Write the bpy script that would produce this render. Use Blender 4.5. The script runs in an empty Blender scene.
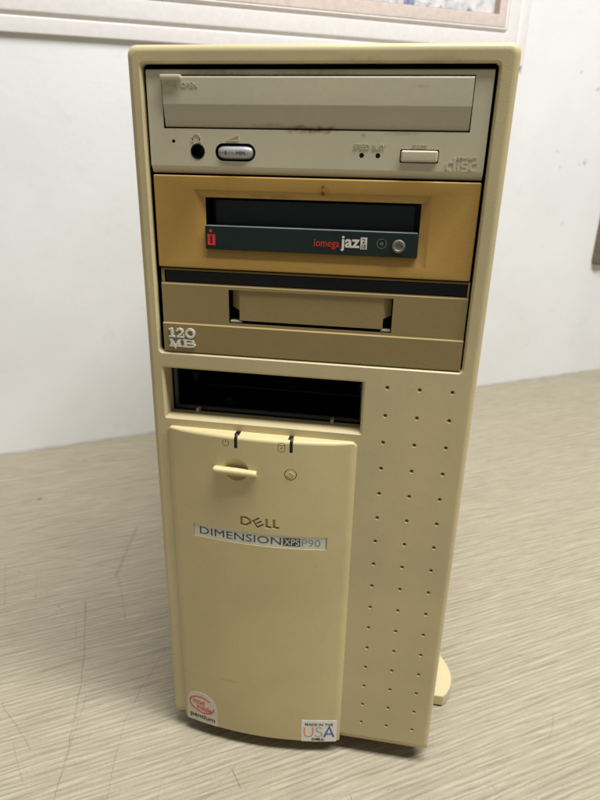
import bpy, bmesh, math, random
from mathutils import Vector, Matrix

random.seed(4)
S = 0.001          # every shape below is written in millimetres
GZ = 388.0         # the drives' top line stands this high above the counter
scene = bpy.context.scene
COL = scene.collection


# ------------------------------------------------------------------ helpers
def lin(r, g, b):
    def f(c):
        c /= 255.0
        return c / 12.92 if c <= 0.04045 else ((c + 0.055) / 1.055) ** 2.4
    return (f(r), f(g), f(b), 1.0)


class MB:
    """collects shapes (mm) and links them as one mesh object"""
    def __init__(self):
        self.v, self.f, self.m = [], [], []

    def add(self, verts, faces, mi=0, fn=None):
        o = len(self.v)
        self.v += [tuple(fn(*p)) if fn else tuple(p) for p in verts]
        self.f += [tuple(i + o for i in f) for f in faces]
        self.m += [mi] * len(faces)
        return self

    def bm(self, bm, mi=0, fn=None):
        bm.verts.index_update()
        self.add([tuple(v.co) for v in bm.verts], [[v.index for v in f.verts] for f in bm.faces], mi, fn)
        bm.free()
        return self

    def box(self, x0, x1, y0, y1, z0, z1, bev=0.0, seg=2, mi=0, fn=None):
        b = bmesh.new()
        bmesh.ops.create_cube(b, size=1)
        for v in b.verts:
            v.co = Vector(((x0 + x1) / 2 + v.co.x * (x1 - x0), (y0 + y1) / 2 + v.co.y * (y1 - y0),
                           (z0 + z1) / 2 + v.co.z * (z1 - z0)))
        if bev > 0:
            bmesh.ops.bevel(b, geom=b.edges[:], offset=bev, segments=seg, profile=0.5, affect='EDGES')
        return self.bm(b, mi, fn)

    def loft(self, loops, mi=0, cap=True, fn=None, close=False):
        """loops: lists of equally many points, skinned in order"""
        n = len(loops[0])
        vs = [p for l in loops for p in l]
        fs = []
        k = len(loops)
        for i in range(k if close else k - 1):
            a, b = i * n, ((i + 1) % k) * n
            for j in range(n):
                q = (j + 1) % n
                fs.append((a + j, a + q, b + q, b + j))
        if cap and not close:
            fs.append(tuple(range(n))[::-1])
            fs.append(tuple(range((k - 1) * n, k * n)))
        return self.add(vs, fs, mi, fn)

    def prism(self, poly, y0, y1, mi=0, fn=None):
        """poly of (x, z) swept from depth y0 to y1"""
        return self.loft([[(x, y0, z) for x, z in poly], [(x, y1, z) for x, z in poly]], mi, True, fn)

    def prism_x(self, poly, x0, x1, mi=0, fn=None):
        return self.loft([[(x0, y, z) for y, z in poly], [(x1, y, z) for y, z in poly]], mi, True, fn)

    def cyl(self, cx, cz, r, y0, y1, n=24, mi=0, fn=None, rz=None, r1=None):
        rz = rz or r
        q = (r1 / r) if r1 else 1
        c = [(math.cos(2 * math.pi * i / n), math.sin(2 * math.pi * i / n)) for i in range(n)]
        return self.loft([[(cx + r * a, y0, cz + rz * b) for a, b in c],
                          [(cx + q * r * a, y1, cz + q * rz * b) for a, b in c]], mi, True, fn)

    def stroke(self, pts, w, y0, y1, mi=0, fn=None, closed=False):
        """a bar of width w that follows (x, z) points with mitred corners"""
        n = len(pts)
        L, R = [], []
        for i in range(n):
            p = Vector(pts[i])
            a = Vector(pts[i - 1]) if (i > 0 or closed) else None
            c = Vector(pts[(i + 1) % n]) if (i < n - 1 or closed) else None
            d1 = (p - a).normalized() if a is not None else None
            d2 = (c - p).normalized() if c is not None else None
            if d1 is None: d1 = d2
            if d2 is None: d2 = d1
            t = (d1 + d2)
            t = t.normalized() if t.length > 1e-6 else d1
            nn = Vector((-t.y, t.x))
            k = 1.0 / max(0.45, nn.dot(Vector((-d1.y, d1.x))))
            L.append(p + nn * (w / 2 * k))
            R.append(p - nn * (w / 2 * k))
        loops = []
        for l, r in zip(L, R):
            loops.append([(l.x, y0, l.y), (r.x, y0, r.y), (r.x, y1, r.y), (l.x, y1, l.y)])
        return self.loft(loops, mi, not closed, fn, closed)

    def text(self, s, x0, x1, z0, z1, y0, y1, mi=0, fn=None, bold=0.0, shear=0.0, rot=0.0):
        """lettering fitted to a box; y0 is the front"""
        cu = bpy.data.curves.new('lettering', 'FONT')
        cu.body = s
        cu.extrude = 0.05
        cu.offset = bold
        cu.shear = shear
        cu.resolution_u = 3
        ob = bpy.data.objects.new('lettering', cu)
        COL.objects.link(ob)
        dg = bpy.context.evaluated_depsgraph_get()
        me = bpy.data.meshes.new_from_object(ob.evaluated_get(dg))
        vs = [v.co.copy() for v in me.vertices]
        fs = [tuple(p.vertices) for p in me.polygons]
        bpy.data.objects.remove(ob)
        bpy.data.curves.remove(cu)
        bpy.data.meshes.remove(me)
        ax, bx = min(v.x for v in vs), max(v.x for v in vs)
        az, bz = min(v.y for v in vs), max(v.y for v in vs)
        out = []
        cx, cz = (x0 + x1) / 2, (z0 + z1) / 2
        ca, sa = math.cos(rot), math.sin(rot)
        for v in vs:
            x = x0 + (v.x - ax) / (bx - ax) * (x1 - x0)
            z = z0 + (v.y - az) / (bz - az) * (z1 - z0)
            x, z = cx + (x - cx) * ca - (z - cz) * sa, cz + (x - cx) * sa + (z - cz) * ca
            y = y0 if v.z > 0 else y1
            out.append((x, y, z))
        return self.add(out, fs, mi, fn)

    def build(self, name, mats, parent=None, xf=None, smooth=35, base=None):
        me = bpy.data.meshes.new(name)
        if xf is None:
            xf = lambda x, y, z: (x, y, z + GZ)
        b = Vector(base) if base else Vector((0, 0, 0))
        me.from_pydata([tuple(Vector(xf(*p)) * S - b) for p in self.v], [], self.f)
        if not isinstance(mats, (list, tuple)):
            mats = [mats]
        for m in mats:
            me.materials.append(m)
        for p, mi in zip(me.polygons, self.m):
            p.material_index = mi
        bb = bmesh.new()
        bb.from_mesh(me)
        bmesh.ops.recalc_face_normals(bb, faces=bb.faces[:])
        bb.to_mesh(me)
        bb.free()
        me.update()
        o = bpy.data.objects.new(name, me)
        o.location = b
        COL.objects.link(o)
        if parent:
            o.parent = parent
            if base:
                o.location = b - parent.location
        finish(o, smooth)
        return o


def finish(o, smooth):
    if smooth:
        o.data.polygons.foreach_set('use_smooth', [True] * len(o.data.polygons))
        o.data.set_sharp_from_angle(angle=math.radians(smooth))
        if not any(m.type == 'WEIGHTED_NORMAL' for m in o.modifiers):
            w = o.modifiers.new('weighted', 'WEIGHTED_NORMAL')
            w.keep_sharp = True


def cut(o, cutter, smooth=35, self_x=False):
    """carve the cutter's shapes out of o for good"""
    for m in list(o.modifiers):
        o.modifiers.remove(m)
    for m in list(cutter.modifiers):
        cutter.modifiers.remove(m)
    cutter.data.materials.clear()
    cutter.data.materials.append(o.data.materials[0])
    cutter.data.polygons.foreach_set('material_index', [0] * len(cutter.data.polygons))
    md = o.modifiers.new('cut', 'BOOLEAN')
    md.operation = 'DIFFERENCE'
    md.solver = 'EXACT'
    md.use_self = self_x
    md.object = cutter
    dg = bpy.context.evaluated_depsgraph_get()
    dg.update()
    me = bpy.data.meshes.new_from_object(o.evaluated_get(dg))
    old = o.data
    o.modifiers.remove(md)
    o.data = me
    me.name = o.name
    bpy.data.meshes.remove(old)
    cm = cutter.data
    bpy.data.objects.remove(cutter)
    bpy.data.meshes.remove(cm)
    finish(o, smooth)


def rrect(x0, x1, z0, z1, r, n=5):
    pts = []
    for cx, cz, a0 in ((x1 - r, z1 - r, 0), (x0 + r, z1 - r, 90), (x0 + r, z0 + r, 180), (x1 - r, z0 + r, 270)):
        for i in range(n + 1):
            a = math.radians(a0 + 90 * i / n)
            pts.append((cx + r * math.cos(a), cz + r * math.sin(a)))
    return pts


def arc(cx, cz, rx, rz, a0, a1, n=16):
    return [(cx + rx * math.cos(math.radians(a0 + (a1 - a0) * i / n)),
             cz + rz * math.sin(math.radians(a0 + (a1 - a0) * i / n))) for i in range(n + 1)]


def thing(name, label, cat, loc=(0, 0, 0)):
    o = bpy.data.objects.new(name, None)
    o.empty_display_size = 0.05
    o.location = loc
    COL.objects.link(o)
    o['label'] = label
    o['category'] = cat
    return o


# ---------------------------------------------------------------- materials
class NT:
    def __init__(self, name):
        self.mat = bpy.data.materials.new(name)
        self.mat.use_nodes = True
        self.nt = self.mat.node_tree
        self.b = self.nt.nodes['Principled BSDF']
        self.tc = self.n('ShaderNodeTexCoord')

    def n(self, t, **k):
        nd = self.nt.nodes.new(t)
        for a, v in k.items():
            setattr(nd, a, v)
        return nd

    def l(self, a, b):
        self.nt.links.new(a, b)

    def noise(self, scale, detail=4, rough=0.55, vec=None, dist=0.0):
        t = self.n('ShaderNodeTexNoise')
        t.inputs['Scale'].default_value = scale
        t.inputs['Detail'].default_value = detail
        t.inputs['Roughness'].default_value = rough
        t.inputs['Distortion'].default_value = dist
        self.l(vec or self.tc.outputs['Object'], t.inputs['Vector'])
        return t.outputs['Fac']

    def map(self, x, a, b, c=0.0, d=1.0, smooth=True):
        m = self.n('ShaderNodeMapRange')
        m.interpolation_type = 'SMOOTHSTEP' if smooth else 'LINEAR'
        self.l(x, m.inputs['Value'])
        for k, v in (('From Min', a), ('From Max', b), ('To Min', c), ('To Max', d)):
            m.inputs[k].default_value = v
        return m.outputs['Result']

    def math(self, op, a, b=None, clamp=False):
        m = self.n('ShaderNodeMath', operation=op, use_clamp=clamp)
        for i, x in enumerate((a, b)):
            if x is None: continue
            if isinstance(x, (int, float)): m.inputs[i].default_value = x
            else: self.l(x, m.inputs[i])
        return m.outputs[0]

    def vm(self, op, a, b=None, scale=None):
        m = self.n('ShaderNodeVectorMath', operation=op)
        for i, x in enumerate((a, b)):
            if x is None: continue
            if isinstance(x, (tuple, list, Vector)): m.inputs[i].default_value = tuple(x)
            else: self.l(x, m.inputs[i])
        if scale is not None:
            if isinstance(scale, (int, float)): m.inputs['Scale'].default_value = scale
            else: self.l(scale, m.inputs['Scale'])
        return m.outputs['Value'] if op in ('DOT_PRODUCT', 'LENGTH', 'DISTANCE') else m.outputs['Vector']

    def mix(self, fac, a, b, blend='MIX'):
        m = self.n('ShaderNodeMix', data_type='RGBA', blend_type=blend)
        for i, x in ((0, fac), (6, a), (7, b)):
            if isinstance(x, (int, float)): m.inputs[i].default_value = x
            elif isinstance(x, tuple): m.inputs[i].default_value = x
            else: self.l(x, m.inputs[i])
        return m.outputs[2]

    def bump(self, h, strength, dist=0.0002, prev=None):
        b = self.n('ShaderNodeBump')
        b.inputs['Strength'].default_value = strength
        b.inputs['Distance'].default_value = dist
        self.l(h, b.inputs['Height'])
        if prev is not None: self.l(prev, b.inputs['Normal'])
        return b.outputs['Normal']

    def spot(self, p, r0, r1, vec=None):
        """1 inside r0 of point p (world metres), 0 beyond r1"""
        return self.map(self.vm('DISTANCE', vec or self.tc.outputs['Object'], p), r0, r1, 1.0, 0.0)


def plastic(name, rgb, rough=0.45, var=0.10, grain=0.12, dirt=0.35, spec=0.4, stains=(), speck=0.0):
    """moulded ABS: fine grain, cloudy yellowing, some grime; stains = (x, z mm, r mm, colour, amount)"""
    t = NT(name)
    c = lin(*rgb)
    dk = tuple(v * (1 - var) for v in c[:3]) + (1,)
    lt = tuple(min(1, v * (1 + var * 0.7)) for v in c[:3]) + (1,)
    col = t.mix(t.map(t.noise(11, 6, 0.6), 0.32, 0.68), dk, lt)
    col = t.mix(t.map(t.noise(420, 3), 0.3, 0.75, 0, 0.10), col, tuple(v * 0.72 for v in c[:3]) + (1,))
    if dirt:
        d = t.map(t.noise(60, 8, 0.7, dist=0.6), 0.58, 0.80, 0, dirt)
        col = t.mix(d, col, (c[0] * 0.62, c[1] * 0.56, c[2] * 0.45, 1))
    if speck:
        s = t.math('MULTIPLY', t.map(t.noise(330, 2, 0.5), 0.735, 0.77), t.map(t.noise(31, 2), 0.45, 0.6, 0, speck))
        col = t.mix(s, col, lin(70, 52, 28))
    wob = t.vm('ADD', t.tc.outputs['Object'],
               t.vm('SCALE', t.vm('SUBTRACT', _ncol(t, 240), (0.5, 0.5, 0.5)), scale=0.003))
    for x, z, r, sc, amt, y in stains:
        k = 6.0 if r >= 5 else 1.0
        f = t.spot((x * S, y * S, (z + GZ) * S * k), r * 0.25 * S, r * S, wob if k == 1 else t.vm('MULTIPLY', wob, (1.0, 1.0, k)))
        f = t.math('MULTIPLY', f, t.map(t.noise(450, 5, 0.6), 0.3, 0.7, amt * 0.3, amt))
        col = t.mix(f, col, lin(*sc))
    t.l(col, t.b.inputs['Base Color'])
    t.l(t.map(t.noise(90, 4), 0.3, 0.7, rough - 0.06, rough + 0.08), t.b.inputs['Roughness'])
    t.b.inputs['Specular IOR Level'].default_value = spec
    if grain:
        n1 = t.bump(t.noise(1300, 3, 0.6), grain * 1.3, 0.0004)
        t.l(t.bump(t.noise(35, 3), 0.05, 0.002, n1), t.b.inputs['Normal'])
    return t.mat


def _ncol(t, scale):
    q = t.n('ShaderNodeTexNoise')
    q.inputs['Scale'].default_value = scale
    q.inputs['Detail'].default_value = 3
    t.l(t.tc.outputs['Object'], q.inputs['Vector'])
    return q.outputs['Color']


def plain(name, rgb, rough=0.5, metal=0.0, spec=0.4, grain=0.0, var=0.06):
    t = NT(name)
    c = lin(*rgb)
    t.l(t.mix(t.map(t.noise(140, 4), 0.3, 0.7), tuple(v * (1 - var) for v in c[:3]) + (1,),
              tuple(min(1, v * (1 + var)) for v in c[:3]) + (1,)), t.b.inputs['Base Color'])
    t.b.inputs['Roughness'].default_value = rough
    t.b.inputs['Metallic'].default_value = metal
    t.b.inputs['Specular IOR Level'].default_value = spec
    if grain:
        t.l(t.bump(t.noise(1300, 2), grain, 0.0003), t.b.inputs['Normal'])
    return t.mat


RUST = (120, 78, 36)
M_bezel = plastic('yellowed_plastic', (199, 184, 141), 0.42, 0.09, 0.10, 0.22, stains=(
    (-82, -123, 2.2, (96, 70, 40), 0.9, 0), (20, 2.8, 16, RUST, 0.3, 1.2), (52, 2.8, 14, RUST, 0.3, 1.2), (-20, -172, 1.5, (120, 92, 50), 0.6, -5)), speck=0.5)
M_door = plastic('yellowed_door_plastic', (202, 186, 139), 0.40, 0.09, 0.08, 0.22, stains=(
    (-42, -336, 9, (160, 122, 78), 0.4, -6),), speck=0.5)
M_cd = plastic('grey_beige_plastic', (203, 195, 167), 0.42, 0.05, 0.06, 0.15, stains=(
    (-3, -23.5, 12, RUST, 0.75, 1.5), (5, -23.7, 8, RUST, 0.85, 1.5), (-42, -2.0, 22, RUST, 0.5, 1.5), (0, -1.8, 24, RUST, 0.4, 1.5), (40, -23.8, 12, RUST, 0.3, 1.5), (22, -25.3, 1.5, RUST, 0.5, 1.5)))
M_tray = plastic('grey_beige_tray_plastic', (204, 197, 170), 0.40, 0.05, 0.05, 0.15, stains=(
    (44.7, -6.5, 5.5, (150, 130, 92), 0.3, 0.5), (-5, -22.9, 11, RUST, 0.9, 3), (6, -22.9, 8, RUST, 0.9, 3),
    (-18, -22.6, 13, (150, 110, 60), 0.45, 3)))
M_jaz = plastic('amber_plastic', (180, 142, 72), 0.45, 0.07, 0.12, 0.30, stains=(
    (5.4, -46.4, 1.3, (28, 14, 6), 1.0, 1.5), (5.4, -49.4, 1.5, (28, 14, 6), 1.0, 1.5), (6, -48, 3.5, (96, 56, 14), 0.5, 1.5),
    (-14, -51, 8, (120, 72, 20), 0.5, 3), (-24, -51, 6, (120, 72, 20), 0.4, 3)))
M_tape = plastic('taupe_plastic', (149, 130, 86), 0.45, 0.06, 0.10, 0.22)
M_green = plastic('dark_green_plastic', (25, 39, 37), 0.38, 0.12, 0.10, 0.0, spec=0.35)
M_greendust = plastic('dusty_green_plastic', (120, 128, 124), 0.7, 0.35, 0.2, 0.3)
M_black = plain('black_cavity_and_shade', (14, 14, 14), 0.75, spec=0.15)
M_gloss = plain('black_gloss_plastic', (7, 8, 10), 0.14, spec=0.5)
M_rim = plain('dull_chassis_steel', (112, 114, 112), 0.5, 0.6)
M_silver = plain('silver_dial_plastic', (168, 170, 170), 0.35, 0.35, grain=0.1)
M_knob = plain('grey_button_plastic', (116, 116, 104), 0.45, 0.1, grain=0.3, var=0.25)
M_badge = plain('silver_badge_foil', (206, 205, 194), 0.36, 0.15)
M_badgegrey = plain('badge_grey_print', (132, 136, 138), 0.5)
M_navy = plain('slate_print', (58, 66, 76), 0.5)
M_ink = plain('black_print', (26, 26, 28), 0.5)
M_red = plain('red_print', (200, 52, 44), 0.5)
M_redglow = plain('bright_red_print', (214, 58, 48), 0.5)
M_white = plain('white_print', (222, 218, 204), 0.5)
M_sticker = plain('white_sticker', (226, 222, 212), 0.35)
M_stickerold = plain('greyed_sticker', (206, 200, 182), 0.4)
M_coral = plain('coral_print', (226, 150, 120), 0.5)
M_greyp = plain('grey_print', (170, 170, 172), 0.5)
M_blue = plain('blue_print', (50, 92, 158), 0.5)
M_hinge = plain('worn_hinge_plastic', (166, 158, 136), 0.5)
M_led = plain('smoked_lens', (16, 15, 12), 0.25)
M_shell = plain('beige_painted_steel', (196, 182, 146), 0.5, grain=0.15)
M_foot = plastic('pale_cream_plastic', (203, 189, 148), 0.42, 0.04, 0.06, 0.12)
M_rubber = plain('black_rubber', (22, 20, 18), 0.8)

# ------------------------------------------------------------- the computer
T = thing('computer_tower', 'yellowed beige tower computer with an amber drive and a bulging door, standing on the counter', 'computer')

# bezel: rounded frame, lip round the drive opening, lip round the open bay, vents
XL, XR, ZT, ZB = -82.0, 82.9, 9.4, -378.0
mb = MB()
loops = []
for (ins, y) in ((9.0, 40.0), (0, 40.0), (0, 3.2), (0.25, 1.9), (0.9, 0.85), (1.9, 0.22), (3.1, 0.0)):
    if ins == 9.0: continue
    x0, x1, z1 = XL + ins, XR - ins, ZT - ins
    r = max(1.2, 4.2 - ins * 0.6)
    pts = rrect(x0, x1, ZB, z1, r, 6)
    # the foot of the frame is a steep chamfer tucked under the face
    q = []
    for (x, z) in pts:
        q.append((x, y, z))
    loops.append(q)
zf = -371.6
n = len(loops[0])
for k, q in enumerate(loops):
    out = []
    for i, (x, y, z) in enumerate(q):
        if z < -300:                                   # bottom corners
            ins = XL + 82
            if y >= 3.0:
                zz = ZB + (z - ZB) * 0.5
            else:
                zz = zf - (y / 3.2) * 5.2 + (z - ZB) * 0.35
            out.append((x, y, zz))
        else:
            out.append((x, y, z))
    loops[k] = out
mb.loft(loops)
bezel = mb.build('front_bezel', [M_bezel, M_black], T)


def lip(x0, x1, z0, z1, r, cham, depth, over):
    """a cutter: flared at the face, straight to depth, then undercut to over"""
    c = MB()
    e = 1.5
    fl = cham * (1 + e / cham)
    L = []
    for ins, y in ((-e, -e), (cham, cham), (cham + 0.05, depth), (cham - 0.35, depth + 0.01), (cham - 0.35, over)):
        L.append([(x, y, z) for x, z in rrect(x0 + ins, x1 - ins, z0 + ins, z1 - ins, max(0.5, r - ins * 0.6), 5)])
    c.loft(L)
    return c.build('cutter', M_bezel, smooth=0)


def darken(o, x0, x1, z0, z1, ymin):
    for p in o.data.polygons:
        c = p.center / S
        if ymin < c.y < 39.5 and x0 < c.x < x1 and z0 < c.z - GZ < z1:
            p.material_index = 1


cut(bezel, lip(-76.2, 75.9, -128.6, 2.9, 2.4, 0.9, 3.2, 60))
cut(bezel, lip(-75.0, 29.9, -164.6, -135.2, 1.2, 1.2, 10.5, 60))
darken(bezel, -78, 78, -131, 5, 3.22)  # beige gap walls coloured black for the shade between bezel and drives
darken(bezel, -77, 32, -166, -134, 10.55)
vents = MB()
for i in range(16):
    for j in range(3):
        x = 40.74 + 15.587 * j
        z = -138.08 - 14.809 * i
        vents.cyl(x, z, 1.3, -0.3, 0.6, 14, r1=0.85)
        vents.cyl(x, z, 0.75, 0.3, 2.2, 12)
cut(bezel, vents.build('cutter', M_black, smooth=0), self_x=True)

# steel cover behind the bezel
mb = MB()
t_ = 1.2
mb.box(-80.6, -79.4, 40, 420, -376, 8.2)
mb.box(80.4, 81.6, 40, 420, -376, 8.2)
mb.box(-79.4, 80.4, 40, 420, 7.0, 8.2)
mb.box(-79.4, 80.4, 40, 420, -376, -374.8)
mb.box(-79.4, 80.4, 418.8, 420, -374.8, 7.0)
mb.build('case_shell', M_shell, T)

# D-shaped stabiliser feet
foot_pts = [(60, 43), (94.8, 43), (97.4, 46.5), (99.7, 51), (101, 56), (101.5, 61), (101.1, 66), (99.6, 71.5),
            (97.2, 77), (94.0, 82.5), (89.5, 88), (84, 93), (74, 99), (60, 102)]
for sx in (1, -1):
    for yo, flip in ((3.5, 1), (420, -1)):
        P = [(sx * x + (0.5 if sx > 0 else 0), (yo + (y if flip > 0 else -y))) for x, y in foot_pts]
        L = []
        cx = sx * 78; cy = sum(p[1] for p in P) / len(P)
        for s, z in ((1.0, -386.2), (1.0, -379.3), (0.985, -378.5), (0.955, -378.1)):
            L.append([(cx + (x - cx) * s, cy + (y - cy) * (1 - (1 - s) * 0.6), z) for x, y in P])
        f = MB().loft(L).build('foot', M_foot, T, smooth=50)
        MB().loft([[(cx + (x - cx) * 0.9, cy + (y - cy) * 0.94, z) for x, y in P] for z in (-388.0, -386.25)]).build('rubber_pad', M_rubber, f)

# ---- optical drive
mb = MB()
FY = 1.5
mb.prism_x([(FY + 0.9, -0.0), (FY + 0.25, -0.4), (FY, -1.2), (FY, -38.9), (FY + 0.4, -39.4), (FY + 2.0, -41.9), (FY + 2.6, -42.2), (30, -42.2), (30, -0.0)],
           -73.9, 73.6)
cd = mb.build('optical_drive', [M_cd, M_black], T)
c = MB()
c.box(-66.9, 66.35, -3, 11, -23.5, -2.2)
cut(cd, c.build('cutter', M_black, smooth=0))
c = MB()
c.cyl(-51.6, -32.8, 3.35, -2, 12, 28)                       # headphone socket
c.prism(rrect(-43.4, -25.0, -36.6, -29.2, 3.65, 8), -2, 9)  # dial slot
c.cyl(22.0, -33.1, 1.05, -2, 6, 18)
c.cyl(29.0, -33.1, 1.05, -2, 6, 18)
c.cyl(-62.7, -28.7, 0.75, -2, 6, 14)                         # emergency pin hole
c.prism(rrect(38.35, 54.65, -35.75, -30.3, 0.7, 4), -2, 8)
cut(cd, c.build('cutter', M_black, smooth=0))
for p in cd.data.polygons:
    cc = p.center / S
    if cc.y > FY + 0.75 and -40 < cc.z - GZ < -1 and abs(cc.x) < 70 and abs(p.normal.y) < 0.5 or (cc.y > FY + 2.8 and cc.y < 29 and abs(cc.x) < 70):
        p.material_index = 1
# tray front: flat upper half, lower half leaning back
mb = MB()
mb.prism_x([(1.0, -2.75), (0.6, -3.2), (0.5, -3.6), (0.5, -13.7), (0.7, -14.1), (2.3, -22.7), (2.8, -23.05), (9, -23.05), (9, -2.75)], -66.35, 65.9)
mb.box(-66.9, -57.4, -1.0, 1.4, -4.3, -2.3, 0.55, 2)
mb.text('PULL OPEN', -64.9, -50.4, -7.2, -5.2, 0.28, 0.6, bold=0.0)
mb.build('tray_door', M_tray, cd)
# embossed marks
mb = MB()
e0, e1 = FY - 0.25, FY + 0.2
mb.text('SPEED', 18.5, 25.2, -30.6, -28.5, e0, e1)
mb.text('BUSY', 26.5, 31.9, -30.7, -28.6, e0, e1)
mb.text('EJECT', 43.2, 49.6, -30.3, -28.5, e0, e1)
mb.build('lettering', M_cd, cd, smooth=0)
mb = MB()
mb.stroke(arc(-52.1, -27.3, 1.75, 1.75, -35, 215, 14), 0.5, e0, e1)
mb.box(-54.3, -53.2, e0, e1, -28.9, -27.2)
mb.box(-51.0, -49.9, e0, e1, -28.9, -27.2)
mb.build('headphone_symbol', M_cd, cd, smooth=0)
mb = MB()
mb.stroke([(-38.2, -28.1), (-32.6, -28.1), (-32.6, -25.8)], 0.4, e0, e1)
mb.stroke([(-38.0, -27.9), (-32.7, -25.9)], 0.35, e0 + 0.02, e1)
mb.build('volume_symbol', M_cd, cd, smooth=0)
mb = MB()
# disc emblem
mb.text('COMPACT', 62.0, 70.5, -34.0, -33.0, e0, e1)
for q in ([(60.9, -38.3), (59.1, -38.3), (58.4, -37.4), (58.4, -36.0), (59.1, -35.1), (60.9, -35.1)],
          [(61.4, -38.4), (61.4, -33.4)], [(63.2, -38.4), (63.2, -35.0)],
          [(67.0, -35.1), (64.9, -35.1), (64.5, -35.9), (64.9, -36.6), (66.6, -36.8), (67.0, -37.5), (66.6, -38.3), (64.4, -38.3)],
          [(70.9, -35.1), (69.0, -35.1), (68.2, -36.0), (68.2, -37.4), (69.0, -38.3), (70.9, -38.3)]):
    mb.stroke(q, 0.8, e0, e1)
mb.build('emblem', M_cd, cd, smooth=0)
# socket: dark sleeve with a lighter inner ring
mb = MB()
N = 28
prof = ((3.3, FY + 3), (3.3, FY + 0.0), (3.1, FY - 0.15), (2.75, FY - 0.1), (2.2, FY + 1.0), (2.0, FY + 6), (3.3, FY + 6))
L = []
for r, y in prof[1:]:
    L.append([(-51.6 + r * math.cos(2 * math.pi * i / N), y, -32.8 + r * math.sin(2 * math.pi * i / N)) for i in range(N)])
mb.loft(L, cap=False, close=True)
mb.cyl(-51.6, -32.8, 3.2, FY + 7, FY + 8, 24)
mb.build('headphone_jack', M_gloss, cd)
# volume wheel
mb = MB()
L = []
for k in range(9):
    a = math.pi * k / 8
    w = 8.0 - 0.9 * (1 - math.sin(a))
    L.append([(-34.2 + x * w / 8.0, FY + 2.6 - 3.9 * math.sin(a), -32.9 - math.cos(a) * 3.05 * 1.0 + 0 * z) for x, z in ((-8.0, 0), (-7.2, 0), (7.2, 0), (8.0, 0))])
vs = []
nx, na = 30, 14
for i in range(nx + 1):
    u = -1 + 2 * i / nx
    sh = math.sqrt(max(0.0, 1 - abs(u) ** 5))
    for j in range(na + 1):
        a = math.pi * j / na
        rib = 0.0
        vs.append((-34.2 + 8.35 * u, FY + 2.2 - 3.4 * math.sin(a) * (0.35 + 0.65 * sh) , -32.9 + (3.05 * (0.35 + 0.65 * sh)) * math.cos(a)))
fs = []
for i in range(nx):
    for j in range(na):
        a = i * (na + 1) + j
        fs.append((a, a + na + 1, a + na + 2, a + 1))
for i in (0, nx):
    fs.append(tuple(i * (na + 1) + j for j in range(na + 1)))
mb = MB().add(vs, fs)
mb.text('MIN', -33.4, -29.6, -34.0, -32.3, FY - 1.26, FY - 0.9, 1)
mb.text('1', -38.6, -38.1, -34.0, -32.3, FY - 1.26, FY - 0.9, 1)
mb.build('volume_dial', [M_silver, M_navy], cd, smooth=60)
MB().box(38.75, 54.25, 0.3, 7, -35.3, -30.75, 0.8, 3).build('eject_button', M_cd, cd)
for x in (22.0, 29.0):
    MB().cyl(x, -33.1, 0.98, FY + 0.5, FY + 4, 18).build('indicator_light', M_led, cd)

# ---- removable disk drive
mb = MB()
mb.box(-73.6, 73.75, FY, 30, -84.9, -42.95, 0.7, 3)
jz = mb.build('removable_disk_drive', [M_jaz, M_black], T)
c = MB()
a = (-54.3, 53.6, -80.4, -48.9)
bq = (-49.4, 49.4, -75.9, -52.3)
e = 1.0
g = lambda q, y: [(q[0], y, q[2]), (q[1], y, q[2]), (q[1], y, q[3]), (q[0], y, q[3])]
k = (a[0] - (bq[0] - a[0]) / 2.0, a[1] + (a[1] - bq[1]) / 2.0, a[2] - (bq[2] - a[2]) / 2.0, a[3] + (a[3] - bq[3]) / 2.0)
c.loft([g(k, FY - 1.0), g(bq, FY + 2.0), g((bq[0] + 0.02, bq[1] - 0.02, bq[2] + 0.02, bq[3] - 0.02), 26)])
cut(jz, c.build('cutter', M_black, smooth=0))
for p in jz.data.polygons:
    cc = p.center / S
    if cc.y > FY + 2.2 and -50 < cc.x < 50 and -78 < cc.z - GZ < -50 and (abs(p.normal.y) < 0.2 or cc.y > 20) and cc.y < 29:
        p.material_index = 1
mb = MB()
mb.box(-49.2, 49.2, 14, 25.8, -75.6, -52.6, mi=0)
mb.box(-46.5, 47.2, 9.0, 14, -66, -53.4, 0.5, 2, mi=0)
mb.build('slot_shutter', M_green, jz)
mb = MB()
mb.box(-49.3, 49.15, FY - 0.7, 8.5, -75.5, -64.9, 0.35, 2, mi=0)
mb.box(-49.0, 48.8, FY - 0.35, 8.4, -64.91, -64.78, mi=1)
mb.build('slot_flap', [M_green, M_greendust], jz)
mb = MB()
f0, f1 = FY - 0.78, FY - 0.6
# red emblem: dot over a square with a dark stem
mb.cyl(-46.6, -67.1, 0.75, f0, f1, 14, mi=0)
mb.box(-48.2, -46.9, f0, f1, -73.6, -68.6, mi=0)
mb.box(-45.9, -44.5, f0, f1, -73.6, -68.6, mi=0)
mb.box(-46.9, -45.9, f0, f1, -73.6, -72.9, mi=0)
mb.box(-46.9, -46.35, f0, f1, -69.6, -68.6, mi=0)
mb.text('iomega', 2.4, 14.1, -73.2, -69.0, f0, f1, 0)
mb.text('jaz', 14.6, 23.4, -73.9, -67.0, f0, f1, 1, bold=0.025)
mb.box(23.7, 26.6, f0 + 0.03, f1, -72.6, -67.4, mi=1)
mb.text('2', 24.4, 25.9, -69.8, -67.9, f0 - 0.03, f0 + 0.02, 2)
mb.text('GB', 24.1, 26.2, -72.2, -70.4, f0 - 0.03, f0 + 0.02, 2)
mb.build('lettering', [M_redglow, M_white, M_ink], jz, smooth=0)
mb = MB()
mb.stroke(arc(33.2, -69.8, 2.1, 2.1, 60, 410, 18), 0.35, f0, f1)
mb.cyl(33.2, -69.8, 0.8, f0, f1, 14)
mb.build('emblem', M_rim, jz, smooth=0)
mb = MB()
L = []
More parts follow.
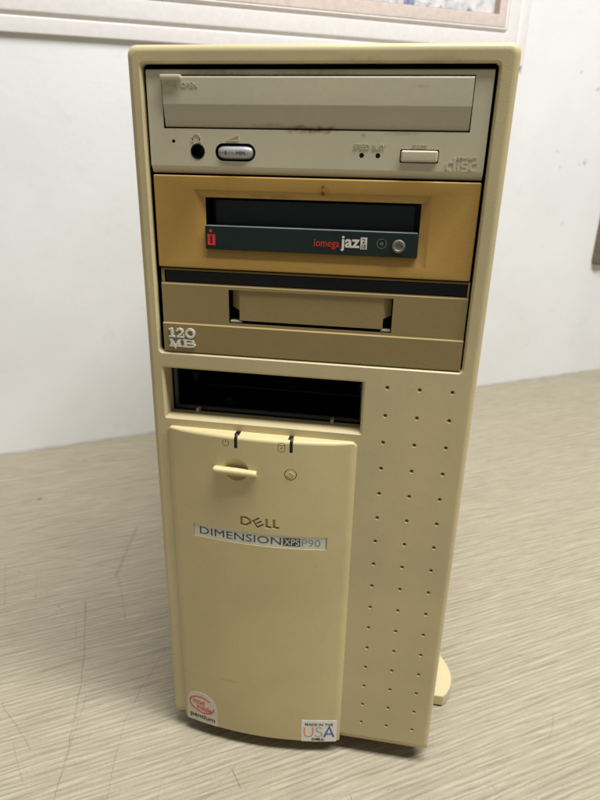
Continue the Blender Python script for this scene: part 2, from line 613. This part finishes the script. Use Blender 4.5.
for r, y in ((2.9, FY), (2.9, FY - 1.3), (2.6, FY - 1.7), (2.0, FY - 1.75), (1.5, FY - 1.35), (0.4, FY - 1.3)):
    L.append([(40.8 + r * math.cos(2 * math.pi * i / 26), y, -70.6 + r * math.sin(2 * math.pi * i / 26)) for i in range(26)])
mb.loft(L)
mb.build('eject_button', M_knob, jz)

# ---- tape drive
mb = MB()
mb.prism_x([(FY + 1.6, -85.6), (FY + 1.2, -85.8), (FY + 0.9, -86.3), (FY + 0.9, -92.8), (FY, -93.1), (FY, -112.2),
            (FY - 0.1, -112.35), (FY - 1.15, -112.75), (FY - 1.2, -113.1), (FY - 1.0, -126.9), (FY - 0.6, -127.3), (30, -127.3), (30, -85.6)], -72.8, 74.1)
tp = mb.build('tape_drive', [M_tape, M_black], T)
c = MB()
c.box(-71.2, 73.3, -3, 12, -92.3, -86.4)          # strip window
cut(tp, c.build('cutter', M_black, smooth=0))
c = MB()
c.box(-38.8, 40.4, -3, 14, -110.9, -94.5)
cut(tp, c.build('cutter', M_black, smooth=0))
for p in tp.data.polygons:
    cc = p.center / S
    if cc.y > 5 and cc.y < 29 and -75 < cc.x < 76 and -112 < cc.z - GZ < -86.2 and abs(cc.x) < 73.2:
        p.material_index = 1
MB().box(-70.9, 73.0, FY + 1.2, 12, -92.1, -86.6, 0.2, 1).build('smoked_strip', M_gloss, tp)
mb = MB()
# flap with cut-away lower corners and side cheeks
x0, x1 = -33.6, 36.2
mb.prism([(x0, -94.6), (x0, -109.5), (x1, -109.5), (x1, -94.6)], FY + 0.5, FY + 3.2)
mb.loft([[(x0 - 4.0, FY + 3.4, -94.6), (x0 - 4.0, FY + 3.4, -103.2), (x0 - 0.02, FY + 0.9, -104.6), (x0 - 0.02, FY + 0.9, -94.6)],
         [(x0 - 4.0, FY + 6, -94.6), (x0 - 4.0, FY + 6, -103.2), (x0 - 0.02, FY + 6, -104.6), (x0 - 0.02, FY + 6, -94.6)]])
mb.loft([[(x1 + 0.02, FY + 0.9, -94.6), (x1 + 0.02, FY + 0.9, -104.6), (x1 + 3.6, FY + 3.4, -103.2), (x1 + 3.6, FY + 3.4, -94.6)],
         [(x1 + 0.02, FY + 6, -94.6), (x1 + 0.02, FY + 6, -104.6), (x1 + 3.6, FY + 6, -103.2), (x1 + 3.6, FY + 6, -94.6)]])
mb.build('slot_door', M_tape, tp)
mb = MB()
mb.box(-38.4, -32.5, FY + 0.6, FY + 5, -110.8, -109.7, 0.3, 2)
mb.build('door_hinge', M_hinge, tp)
MB().box(35.2, 40.0, FY + 0.6, FY + 5, -110.8, -109.7, 0.3, 2).build('door_hinge', M_hinge, tp)
# 120 over MB, slab-serif raised letters
mb = MB()
q0, q1 = FY - 1.75, FY - 1.0
o = 0.0
def st(pts, w, closed=False):
    global o
    o += 0.012
    mb.stroke(pts, w, q0 + o, q1, 0, None, closed)
st([(-68.2, -119.3), (-68.2, -115.0)], 1.25); st([(-69.9, -119.3), (-66.6, -119.3)], 0.75); st([(-69.8, -115.7), (-68.0, -115.25)], 0.7)
st([(-65.6, -116.5), (-65.2, -115.6), (-64.0, -115.2), (-62.9, -115.7), (-62.7, -116.6), (-63.4, -117.6), (-65.5, -119.1)], 1.0)
st([(-65.8, -119.3), (-61.9, -119.3)], 0.8); st([(-62.1, -119.5), (-62.1, -118.0)], 0.6)
st(arc(-58.7, -117.2, 2.0, 2.0, 0, 345, 20), 1.15, True)
st([(-68.7, -124.2), (-68.7, -120.9)], 1.0); st([(-69.9, -124.2), (-67.5, -124.2)], 0.65); st([(-69.9, -120.8), (-68.2, -120.8)], 0.65)
st([(-68.5, -120.9), (-66.7, -124.8), (-64.9, -120.9)], 1.0); st([(-64.6, -124.2), (-64.6, -120.9)], 1.1)
st([(-65.7, -124.2), (-63.5, -124.2)], 0.65); st([(-64.9, -120.8), (-63.4, -120.8)], 0.65)
st([(-61.5, -124.2), (-61.5, -120.9)], 1.35)
st([(-63.0, -124.2), (-58.6, -124.2), (-57.1, -123.9), (-56.6, -123.3), (-57.2, -122.7), (-60.9, -122.5)], 0.8)
st([(-62.8, -120.8), (-58.9, -120.8), (-57.5, -121.1), (-57.2, -121.7), (-57.9, -122.3), (-60.9, -122.5)], 0.8)
mb.build('lettering', M_white, tp, smooth=0)

# ---- the empty bay
mb = MB()
bx = (-78.0, 32.5, -167.5, -132.5)
th = 1.0
mb.box(bx[0], bx[1], 40.2, 150, bx[3], bx[3] + th)
mb.box(bx[0], bx[1], 40.2, 150, bx[2] - th, bx[2])
mb.box(bx[0] - th, bx[0], 40.2, 150, bx[2] - th, bx[3] + th)
mb.box(bx[1], bx[1] + th, 40.2, 150, bx[2] - th, bx[3] + th)
mb.box(bx[0] - th, bx[1] + th, 150, 151, bx[2] - th, bx[3] + th)
bay = mb.build('drive_bay', M_black, T)
mb = MB()
fx = (-74.0, 29.0, -163.9, -135.6)
rim = 1.6
y0, y1 = 14.0, 16.0
mb.box(fx[0], fx[0] + rim, y0, y1, fx[2], fx[3])
mb.box(fx[1] - rim, fx[1], y0, y1, fx[2], fx[3])
mb.box(fx[0] + rim, fx[1] - rim, y0, y1, fx[2], fx[2] + rim)
mb.box(fx[0] + rim, fx[1] - rim, y0, y1, fx[3] - rim, fx[3])
mb.build('bay_rim', M_rim, bay)
for x in (-73.0, 25.5):
    MB().box(x, x + 2.0, 42, 140, -158, -154, 0.4, 2).box(x - 0.6, x + 3.2, 42, 140, -153.9, -152.6).build('rail', M_rim, bay)
m = MB()
m.box(-74, 29, 60, 146, -167.0, -166.2)
m.build('bay_floor', M_rim, bay)
for x in (-59.5, 13.5):
    MB().box(x - 0.9, x + 0.9, 8.0, 11.5, -163.6, -161.0, 0.3, 2).build('clip', M_bezel, bay)
MB().prism([(-51, -163.4), (-42.5, -163.4), (-46.6, -159.2)], 24, 26).build('bracket', M_green, bay)

# ---- bulging door
DL, DR, DT, DB = -73.5, 27.8, -168.6, -378.2
def bulge(x):
    u = (x - (DL + DR) / 2) / ((DR - DL) / 2)
    u = max(-1, min(1, u))
    return 1.4 + 5.9 * (1 - u * u)
def on_door(x, y, z):
    return (x, y - bulge(x), z)
mb = MB()
NX = 44
loops = []
for i in range(NX + 1):
    u = -1 + 2 * i / NX
    u = math.copysign(abs(u) ** 0.8, u)
    x = (DL + DR) / 2 + u * (DR - DL) / 2
    d = bulge(x)
    edge = min(x - DL, DR - x)
    inset = 2.2 * max(0, 1 - edge / 2.4) ** 2.0          # rounded upper corners
    if edge < 1.0:
        d -= 0.9 * (1 - edge / 1.0) ** 2
    r = min(1.9, d * 0.55)
    top = DT - inset
    pr = [(2.0, top), (0.0, top)]
    for k in range(7):
        a = math.pi / 2 * k / 6
        pr.append((-(d - r) - r * math.sin(a), top - r + r * math.cos(a)))
    for z in (-185, -200, -225, -250, -290, -330, -360, DB + 0.8):
        pr.append((-d, z))
    pr.append((-d + 0.5, DB))
    pr.append((2.0, DB))
    loops.append([(x, y, z) for y, z in pr])
mb.loft(loops)
door = mb.build('door_panel', [M_door, M_black], T)
c = MB()
# scoop behind the power bar
b = bmesh.new()
bmesh.ops.create_uvsphere(b, u_segments=36, v_segments=20, radius=1)
for v in b.verts:
    v.co = Vector((-34.6 + 7.0 * v.co.x, -bulge(-34.6) - 0.4 + 3.2 * v.co.y, -187.6 + 6.6 * v.co.z))
c.bm(b)
cut(door, c.build('cutter', M_black, smooth=0))
# slots for the two lights, and the reset button's well
c = MB()
for x in (-34.4, -5.3):
    c.box(x - 0.85, x + 0.85, -3, 3.5, -175.0, -165.5, fn=on_door)
c.cyl(-5.4, -187.7, 3.25, -3, 3, 30, fn=on_door)
cut(door, c.build('cutter', M_black, smooth=0))
# recess for the name badge
c = MB()
xs = [-60.4 + i * (14.9 + 60.4) / 40 for i in range(41)]
c.loft([[(x, y - bulge(x), z) for y, z in ((-3, -233.4), (0.75, -233.4), (0.75, -225.4), (-3, -225.4))] for x in xs])
cut(door, c.build('cutter', M_door, smooth=0))
# engraved maker's name
dl = MB()
e0, e1 = -2.0, 1.8
k_ = [0]
def en(pts, w, closed=False):
    k_[0] += 1
    dl.stroke(pts, w, e0 - 0.01 * k_[0], e1 + 0.004 * k_[0], 0, on_door, closed)
zt, zb = -215.6, -221.4
en([(-32.0, zt - 0.6), (-29.6, zt - 0.6), (-27.6, zt - 1.6), (-26.9, (zt + zb) / 2), (-27.6, zb + 1.6), (-29.6, zb + 0.6), (-32.0, zb + 0.6)], 1.35, True)
cxe, cze, ang = -22.6, (zt + zb) / 2 - 0.1, math.radians(33)
def tilt(px, pz):
    return (cxe + px * math.cos(ang) - pz * math.sin(ang), cze + px * math.sin(ang) + pz * math.cos(ang))
en([tilt(2.1, 2.2), tilt(-2.0, 2.2), tilt(-2.0, -2.2), tilt(2.1, -2.2)], 1.15)
en([tilt(-1.3, 0), tilt(2.1, 0)], 1.0)
en([(-18.0, zt), (-18.0, zb + 0.65), (-15.4, zb + 0.65)], 1.4)
en([(-13.9, zt), (-13.9, zb + 0.65), (-11.0, zb + 0.65)], 1.4)
e0, e1 = -2.0, 0.55
en(arc(-39.9, -172.7, 1.75, 1.75, 122, 418, 14), 0.42)
en([(-39.9, -172.7), (-39.9, -170.2)], 0.42)
en(arc(-10.3, -170.7, 1.75, 0.75, 0, 345, 14), 0.38, True)
en([(-12.05, -171.1), (-12.05, -174.3), (-11.1, -174.9), (-9.5, -174.9), (-8.55, -174.3), (-8.55, -171.1)], 0.38)
en([(-11.0, -173.4), (-9.6, -172.2)], 0.5)
cut(door, dl.build('cutter', M_door, smooth=0), self_x=True)
for p in door.data.polygons:
    cc = p.center / S
    dep = cc.y + bulge(cc.x)
    zz = cc.z - GZ
    if dep > 0.9 and ((abs(cc.x + 34.4) < 1.0 or abs(cc.x + 5.3) < 1.0) and -175.2 < zz < -167.5 and abs(p.normal.y) < .9 or (math.hypot(cc.x + 5.4, zz + 187.7) < 3.3)):
        p.material_index = 1
# power bar: a rocker, thicker in the middle
mb = MB()
L = []
for i in range(25):
    u = -1 + 2 * i / 24
    x = -34.8 + 11.6 * u
    hh = 1.75 - 0.1 * u * u
    e = max(0.0, (abs(u) - 0.95) / 0.05)
    hh -= 0.25 * e
    base = -bulge(-34.8) + 0.6
    pr = []
    for k in range(12):
        a = 2 * math.pi * k / 12
        pr.append((x, base - 1.3 + 2.3 * math.copysign(abs(math.cos(a)) ** 0.7, math.cos(a)) * (1 - 0.2 * e), -188.4 - 0.35 * u + hh * math.copysign(abs(math.sin(a)) ** 0.7, math.sin(a))))
    L.append(pr)
mb.loft(L)
mb.build('power_button', M_door, door, smooth=50)
mb = MB()
mb.cyl(-5.4, -187.7, 2.85, -0.05, 2.5, 30, fn=on_door)
mb.stroke([(-5.4, -186.2), (-3.7, -187.7), (-5.4, -189.2), (-7.1, -187.7)], 0.4, -0.3, 0.1, fn=on_door, closed=True)
mb.cyl(-5.4, -187.7, 0.5, -0.3, 0.1, 10, fn=on_door)
mb.build('reset_button', M_door, door, smooth=30)
for x in (-34.4, -5.3):
    MB().box(x - 0.78, x + 0.78, 0.7, 3.3, -174.9, -170.3, fn=on_door).build('indicator_light', M_led, door)
# ---- name badge in its slot
def sheet(mb, x0, x1, z0, z1, y0, y1, mi=0, n=24):
    xs = [x0 + (x1 - x0) * i / n for i in range(n + 1)]
    mb.loft([[(x, y - bulge(x), z) for y, z in ((y0, z0), (y1, z0), (y1, z1), (y0, z1))] for x in xs], mi)
mb = MB()
sheet(mb, -60.2, 14.2, -233.2, -225.6, 0.35, 0.74, 0, 40)
t0, t1 = 0.29, 0.36
mb.text('DIMENSION', -56.9, -10.0, -231.6, -227.0, t0, t1, 1, on_door, bold=0.0)
sheet(mb, -9.0, 0.5, -231.9, -226.9, 0.31, 0.36, 1, 8)
mb.text('XPS', -8.4, -0.1, -231.4, -227.4, 0.24, 0.30, 0, on_door, bold=0.0)
mb.text('P90', 1.3, 11.4, -231.7, -227.1, t0, t1, 2, on_door)
mb.build('name_badge', [M_badge, M_navy, M_badgegrey], T, smooth=0)

# ---- stickers
mb = MB()
def curved_poly(mb, poly, y0, y1, mi):
    xs = sorted(set(p[0] for p in poly))
    mb.prism(poly, y0, y1, mi, on_door)
# arch-topped sticker, sliced into columns so that it follows the door
x0, x1, zb, zsh = -71.6, -50.6, -377.6, -362.5
cx = (x0 + x1) / 2
loops = []
for i in range(29):
    x = x0 + (x1 - x0) * i / 28
    u = (x - cx) / ((x1 - x0) / 2)
    top = zsh + 10.0 * math.sqrt(max(0, 1 - abs(u) ** 2.2)) - 1.2 * u
    loops.append([(x, y - bulge(x), z) for y, z in ((-0.12, zb), (0.02, zb), (0.02, top), (-0.12, top))])
mb.loft(loops, 0)
i0, i1 = -0.19, -0.1
sp = [(cx + 8.6 * math.cos(math.radians(a)) * (1 - 0.10 * max(0, (a - 300) / 100)),
       -362.6 + 6.4 * math.sin(math.radians(a)) * (1 - 0.0 * a)) for a in range(48, 372, 12)]
sp = [(x, z - 0.10 * (x - cx)) for x, z in sp]
mb.stroke(sp, 0.85, i0, i1, 1, on_door)
mb.text('intel', cx - 6.2, cx + 1.8, -362.6, -358.3, i0, i1, 1, on_door, bold=0.015, rot=math.radians(-6))
mb.text('inside', cx - 3.6, cx + 6.6, -367.3, -362.9, i0, i1, 1, on_door, bold=0.015, rot=math.radians(-6))
mb.text('pentium', cx - 8.7, cx + 8.7, -375.6, -371.0, i0, i1, 2, on_door, bold=0.02, rot=math.radians(-3))
stk = mb.build('sticker', [M_stickerold, M_red, M_ink], T, smooth=0)
stk['label'] = 'arch-topped pale sticker with a red oval'
mb = MB()
sheet(mb, 4.1, 25.9, -377.9, -360.0, -0.12, 0.02, 0, 12)
mb.text('MADE IN THE', 6.3, 23.6, -364.4, -362.4, i0, i1, 1, on_door, bold=0.015)
mb.stroke([(6.0, -365.4), (6.0, -371.4), (6.8, -373.1), (8.6, -373.6), (10.4, -373.1), (11.2, -371.4), (11.2, -365.4)], 1.0, i0, i1, 2, on_door)
mb.stroke([(16.9, -366.6), (16.0, -365.8), (14.4, -365.8), (13.3, -366.6), (13.4, -368.2), (14.7, -369.2), (16.2, -369.9), (17.1, -371.2), (16.6, -372.8), (15.0, -373.5), (13.2, -373.0), (12.7, -372.0)], 0.95, i0, i1, 3, on_door)
mb.stroke([(18.3, -374.0), (21.3, -365.3), (24.3, -374.0)], 1.25, i0, i1, 4, on_door)
mb.stroke([(19.2, -371.4), (23.4, -371.4)], 1.0, i0 - 0.03, i1, 4, on_door)
mb.text('DELL', 10.8, 18.6, -376.9, -374.9, i0, i1, 1, on_door, bold=0.05)
stk = mb.build('sticker', [M_sticker, M_ink, M_coral, M_greyp, M_blue], T, smooth=0)
stk['label'] = 'white rectangular sticker with large coloured letters'

# ------------------------------------------------------------ counter, wall
# wall line on the counter, from calibration
WA = Vector((-433.7, 332.6, 0.0))
WANG = math.radians(32.3)
WD = Vector((math.cos(WANG), math.sin(WANG), 0))
WN = Vector((WD.y, -WD.x, 0))                 # out of the wall, towards the camera


def wall_xf(s, n, h):                          # along, out, up (h measured like z above)
    p = WA + WD * s + WN * n
    return (p.x, p.y, h + GZ)


t = NT('woodgrain_laminate')
OBJ = t.tc.outputs['Object']
mp = t.n('ShaderNodeMapping')
mp.vector_type = 'TEXTURE'
mp.inputs['Rotation'].default_value = (0, 0, math.radians(31))
t.l(OBJ, mp.inputs['Vector'])
wob = t.vm('ADD', mp.outputs['Vector'], t.vm('MULTIPLY', t.vm('SUBTRACT', _ncol(t, 14), (0.5, 0.5, 0.5)), (0.0, 0.002, 0.0)))


def stretched(sx, sy, detail, rough, off=0.0):
    v = t.vm('MULTIPLY', wob, (sx, sy, 1.0))
    v = t.vm('ADD', v, (off, off * 0.7, 0.0))
    return t.noise(1.0, detail, rough, v)


g1 = stretched(9, 170, 2, 0.5)
g2 = stretched(24, 700, 2, 0.55, 7.3)           # fine lines between the ridges
g3 = stretched(6, 60, 3, 0.5, 3.1)              # broad bands
g4 = stretched(650, 1000, 4, 0.7, 11.7)         # crumbly grain
sy = t.n('ShaderNodeSeparateXYZ')
t.l(wob, sy.inputs[0])
ph = t.math('ADD', t.math('MULTIPLY', sy.outputs['Y'], 2 * math.pi / 0.0036),
            t.math('ADD', t.math('MULTIPLY', g1, 13.0), t.math('MULTIPLY', stretched(30, 240, 2, 0.5, 2.2), 5.0)))
wave = t.math('SINE', ph)
brk = t.map(stretched(42, 330, 3, 0.6, 5.9), 0.34, 0.62)
line1 = t.math('MULTIPLY', t.map(wave, 0.25, 0.95), brk)
emboss_lite = t.math('MULTIPLY', t.map(wave, -0.15, -0.95), t.map(stretched(40, 300, 3, 0.6, 9.1), 0.36, 0.64))  # pale side of each ridge, an emboss highlight painted into the colour
line2 = t.map(g2, 0.52, 0.66)
base = t.mix(t.map(g3, 0.3, 0.7), lin(157, 148, 127), lin(161, 152, 131))
col = t.mix(t.math('MULTIPLY', emboss_lite, 0.38), base, lin(196, 188, 170))
col = t.mix(t.math('MULTIPLY', line2, 0.18), col, lin(124, 115, 98))
col = t.mix(t.math('MULTIPLY', line1, 0.40), col, lin(106, 98, 82))
col = t.mix(t.map(g4, 0.53, 0.70, 0, 0.36), col, lin(118, 109, 92))
col = t.mix(t.map(g4, 0.45, 0.30, 0, 0.28), col, lin(190, 183, 164))
# worn patch and dull smears
sm = t.map(t.noise(9, 5, 0.6), 0.52, 0.75, 0, 0.2)
col = t.mix(sm, col, lin(120, 112, 95))
# scratches
SCR = [
    ([(-200, 101), (-175, 53), (-160, 19), (-150, -9), (-142, -31), (-138, -45), (-133, -65), (-128, -90)], 0.45, 0.75),
    ([(-151, 10), (-145, -16), (-139, -41)], 0.35, 0.6),
    ([(-113, 62), (-116, 25), (-116, -3), (-110, -32), (-103, -58)], 0.35, 0.6),
    ([(-205, -6), (-186, -20), (-165, -35)], 0.32, 0.85),
    ([(-180, -32), (-157, -57)], 0.3, 0.5),
    ([(-59, -8), (-71, -30), (-76, -39), (-74, -53)], 0.3, 0.55),
    ([(-30, -11), (-38, -30), (-46, -47)], 0.3, 0.6),
    ([(-36, -25), (-28, -36)], 0.4, 0.85),
    ([(-203, 215), (-189, 137)], 1.8, 0.45),
    ([(-284, 149), (-242, 153), (-193, 147)], 0.6, 0.45),
    ([(71, 3), (73, 0)], 0.6, 0.95), ([(38, -28), (39, -31)], 0.4, 0.8),
    ([(-296, 134), (-261, 79)], 0.5, 0.4), ([(-260, 127), (-240, 90)], 0.5, 0.4), ([(-185, 134), (-154, 82)], 0.6, 0.4),
    ([(172, 55), (164, 33)], 0.4, 0.4),
]
wv = t.vm('ADD', OBJ, t.vm('MULTIPLY', t.vm('SUBTRACT', _ncol(t, 60), (0.5, 0.5, 0.5)), (0.003, 0.003, 0.0)))
tot = None
for pts, w, amt in SCR:
    dm = None
    for (ax, ay), (bx_, by) in zip(pts, pts[1:]):
        A = Vector((ax * S, ay * S, 0)); Dv = Vector(((bx_ - ax) * S, (by - ay) * S, 0))
        pa = t.vm('SUBTRACT', wv, A)
        tt = t.math('MULTIPLY', t.vm('DOT_PRODUCT', pa, Dv), 1.0 / Dv.length_squared, True)
        df = t.vm('LENGTH', t.vm('SUBTRACT', pa, t.vm('SCALE', Dv, scale=tt)))
        dm = df if dm is None else t.math('MINIMUM', dm, df)
    f = t.map(dm, w * 0.35 * S, w * 1.3 * S, amt, 0.0)
    tot = f if tot is None else t.math('MAXIMUM', tot, f)
for (x, y, r) in ((-277, 126, 2.0), (-218, 90, 1.5), (-149, -8, 1.2), (-139, 5, 0.8), (-330, 245, 4), (-325, 339, 3), (60, -20, 0.6)):
    tot = t.math('MAXIMUM', tot, t.spot((x * S, y * S, 0), r * 0.3 * S, r * S, wv))
tot = t.math('MULTIPLY', tot, t.map(t.noise(90, 4, 0.7), 0.25, 0.62, 0.06, 0.58))
col = t.mix(tot, col, lin(74, 68, 58))
# faint fine scuffs all over
v2 = t.vm('MULTIPLY', mp.outputs['Vector'], (520.0, 14.0, 1.0))
sc2 = t.map(t.noise(1.0, 2, 0.5, v2, 0.8), 0.70, 0.76, 0, 0.22)
col = t.mix(sc2, col, lin(110, 102, 90))
t.l(col, t.b.inputs['Base Color'])
t.l(t.map(g3, 0.3, 0.7, 0.40, 0.54), t.b.inputs['Roughness'])
t.b.inputs['Specular IOR Level'].default_value = 0.35
bh = t.math('ADD', t.math('MULTIPLY', line1, -1.0), t.math('MULTIPLY', line2, -0.5))
t.l(t.bump(bh, 0.25, 0.0005), t.b.inputs['Normal'])
M_counter = t.mat

# counter: one slab whose rear edge runs along the wall
mb = MB()
p0 = WA + WD * -900 - WN * 2
p1 = WA + WD * 1900 - WN * 2
p2 = p1 + WN * 1500
p3 = p0 + WN * 1500
ply = [(p.x, p.y) for p in (p0, p1, p2, p3)]
mb.loft([[(x, y, -GZ - 32) for x, y in ply], [(x, y, -GZ) for x, y in ply]])
ctr = mb.build('countertop', M_counter, smooth=0)
ctr['kind'] = 'structure'
ctr['label'] = 'pale grey-beige woodgrain laminate countertop under the computer, scratched'
ctr['category'] = 'countertop'

t = NT('white_wall_paint')
OBJ = t.tc.outputs['Object']
col = t.mix(t.map(t.noise(5, 6, 0.6), 0.3, 0.7), lin(226, 226, 224), lin(234, 234, 233))
col = t.mix(t.map(t.noise(26, 6, 0.7), 0.56, 0.8, 0, 0.35), col, lin(206, 204, 194))
wv = t.vm('ADD', OBJ, t.vm('SCALE', t.vm('SUBTRACT', _ncol(t, 70), (0.5, 0.5, 0.5)), scale=0.012))
for (s, h, r, a) in ((896, 72, 7, 0.7), (887, 76, 4, 0.6), (850, 97, 4, 0.5), (888, -28, 6, 0.5), (876, -30, 4, 0.45), (828, -12, 4, 0.4), (838, -35, 5, 0.4), (915, 20, 4, 0.4), (862, -120, 5, 0.3),
                     (640, -360, 5, 0.5), (905, 140, 3, 0.4)):
    p = Vector(wall_xf(s, 0, h)) * S
    col = t.mix(t.spot(p, r * 0.2 * S, r * S, wv), col, t.mix(a * 0.75, col, lin(124, 124, 121)))
# uneven grey-brown band along the counter joint, fading upwards
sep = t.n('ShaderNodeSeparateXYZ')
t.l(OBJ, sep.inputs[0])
joint_band = t.math('MULTIPLY', t.map(sep.outputs['Z'], -0.001, 0.006, 0.55, 0.0), t.map(t.noise(30, 4, 0.6), 0.3, 0.65, 0.45, 1))
col = t.mix(joint_band, col, lin(120, 112, 98))
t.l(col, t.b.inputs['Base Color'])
t.b.inputs['Roughness'].default_value = 0.55
t.b.inputs['Specular IOR Level'].default_value = 0.25
t.l(t.bump(t.noise(120, 4, 0.6), 0.12, 0.002), t.b.inputs['Normal'])
mb = MB()
mb.loft([[(-900, 0, -460), (1900, 0, -460), (1900, 0, 1100), (-900, 0, 1100)],
         [(-900, -60, -460), (1900, -60, -460), (1900, -60, 1100), (-900, -60, 1100)]])
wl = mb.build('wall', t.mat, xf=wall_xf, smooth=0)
wl['kind'] = 'structure'
wl['label'] = 'white painted wall with small grey scuffs behind the counter'
wl['category'] = 'wall'

# picture frame on the wall: mitred moulding, sloping liner, recessed picture
M_frame = plain('white_frame_paint', (236, 231, 229), 0.42, var=0.03)
M_liner = plain('pinkish_frame_slip', (220, 205, 197), 0.5, var=0.06)
M_inner = plain('taupe_frame_rebate', (176, 158, 144), 0.55, var=0.06)
fs0, fs1, fh0, fh1 = -160.0, 735.0, 80.0, 720.0
TILT = math.radians(1.25)
fbase = Vector(wall_xf(735, 0, 95)) * S


def fr_xf(s, n, h):
    ds, dh = s - 735.0, h - 95.0
    s2 = 735.0 + ds * math.cos(TILT) - dh * math.sin(TILT) * 0.25
    h2 = 95.0 + ds * math.sin(TILT) + dh * math.cos(TILT)
    return wall_xf(s2, n, h2)


pf = thing('picture_frame', 'white moulded picture frame with a pinkish inner slip hanging on the wall above the computer', 'picture frame', fbase)


def ring(prof, mi=0):
    """prof of (inset from outer edge, height out of the wall), swept round the rectangle"""
    m = MB()
    L = []
    for ins, out in prof:
        L.append([(735 - ins, out, 95 + ins), (735 - ins, out, 735 - ins), (-160 + ins, out, 735 - ins), (-160 + ins, out, 95 + ins)])
    m.loft(L, mi, close=True)
    return m


ring([(0, 0.5), (0, 4), (1.2, 5), (12, 6), (14, 6), (15.2, 4.8), (16.6, 4.8), (18, 6.6), (20.5, 8), (36, 9.5), (37.5, 9.3), (38.3, 7.6),
      (39.4, 7.6), (40.4, 10), (42.2, 11), (43.4, 10.5), (43.4, 0.5)]).build('moulding', M_frame, pf, fr_xf, 40, fbase)
ring([(43.45, 10.2), (44.2, 11.2), (46, 11.6), (56.5, 13.2), (57.3, 12.8), (57.3, 0.5), (43.45, 0.5)]).build('slip', M_liner, pf, fr_xf, 40, fbase)
ring([(57.35, 12.2), (58.3, 12.2), (58.3, 0.5), (57.35, 0.5)]).build('rebate', M_inner, pf, fr_xf, 40, fbase)
t = NT('abstract_painting')
c1 = t.mix(t.map(t.noise(40, 7, 0.7, dist=1.0), 0.35, 0.65), lin(226, 224, 222), lin(176, 178, 182))
c1 = t.mix(t.map(t.noise(26, 6, 0.65, t.vm('ADD', t.tc.outputs['Object'], (3.1, 1.7, 0.4)), 0.8), 0.54, 0.64), c1, lin(110, 122, 160))
c1 = t.mix(t.map(t.noise(70, 6, 0.7, t.vm('ADD', t.tc.outputs['Object'], (7.1, 0.7, 2.4))), 0.6, 0.7), c1, lin(198, 182, 168))
t.l(c1, t.b.inputs['Base Color'])
t.b.inputs['Roughness'].default_value = 0.5
m = MB()
m.loft([[(735 - 58.35, o_, 95 + 58.35), (735 - 58.35, o_, 735 - 58.35), (-160 + 58.35, o_, 735 - 58.35), (-160 + 58.35, o_, 95 + 58.35)] for o_ in (0.5, 2.0)])
m.build('picture', t.mat, pf, fr_xf, 0, fbase)

# brown plate at the right
M_plate = plain('brown_plate_metal', (122, 108, 84), 0.4, 0.25, var=0.1)
M_screw = plain('plate_screw', (150, 138, 112), 0.35, 0.6)
pbase = Vector(wall_xf(938, 0, -190)) * S
wp = thing('wall_plate', 'brown round-cornered plate fixed to the white wall at the picture edge', 'wall plate', pbase)
m = MB()
L = []
for ins, out in ((0, 0.3), (0, 6.5), (0.6, 8.4), (2.0, 9.7), (4.0, 10.2)):
    L.append([(s, out, h) for s, h in rrect(943 + ins, 1019 - ins, -190 + ins, -72 - ins, 9 - ins, 6)])
m.loft(L)
m.build('plate', M_plate, wp, wall_xf, 45, pbase)
for h in (-174, -88):
    m = MB()
    m.cyl(981, h, 3.5, 10.1, 11.2, 18)
    m.v = [(s, o_, hh) for s, o_, hh in m.v]
    m.build('screw', M_screw, wp, wall_xf, 40, pbase)

# ------------------------------------------------------------------- camera
f_px, cx_, cy_, cz_ = 604.0, 42.402, -280.412, -36.304
RT = ((0.98599575, 0.1655, 0.0205457), (0.07952939, -0.35833246, -0.93020048), (-0.14658598, 0.91880771, -0.3664764))
cam = bpy.data.cameras.new('camera')
cam.sensor_fit = 'HORIZONTAL'
cam.sensor_width = 36.0
cam.lens = f_px / 600.0 * 36.0
cam.clip_start = 0.01
cam.clip_end = 50
cam.dof.use_dof = True
cam.dof.focus_distance = 0.297
cam.dof.aperture_fstop = 22.0
co = bpy.data.objects.new('camera', cam)
COL.objects.link(co)
X, D, F = (Vector(r) for r in RT)
mw = Matrix(((X.x, -D.x, -F.x), (X.y, -D.y, -F.y), (X.z, -D.z, -F.z))).to_4x4()
mw.translation = Vector((cx_, cy_, cz_ + GZ)) * S
co.matrix_world = mw
scene.camera = co

# ----------------------------------------------------------------- lighting
w = bpy.data.worlds.new('World')
scene.world = w
w.use_nodes = True
bg = w.node_tree.nodes['Background']
bg.inputs['Color'].default_value = (1.0, 1.0, 0.99, 1)
bg.inputs['Strength'].default_value = 0.16


def area(name, loc, target, sx, sy, watts, colr):
    l = bpy.data.lights.new(name, 'AREA')
    l.shape = 'RECTANGLE'
    l.size, l.size_y = sx, sy
    l.energy = watts
    l.color = colr
    o = bpy.data.objects.new(name, l)
    COL.objects.link(o)
    o.location = loc
    o.rotation_euler = (Vector(target) - Vector(loc)).to_track_quat('-Z', 'Y').to_euler()
    return o


area('ceiling_lamp', (0.62, -0.20, 1.9), (0.62, -0.199, 0.2), 1.5, 0.36, 66, (1.0, 1.0, 0.99))

vs_ = scene.view_settings
vs_.view_transform = 'Standard'
vs_.look = 'None'
vs_.exposure = 0.0
vs_.gamma = 1.0
scene.display_settings.display_device = 'sRGB'
scene.cycles.use_denoising = True
scene.cycles.max_bounces = 8
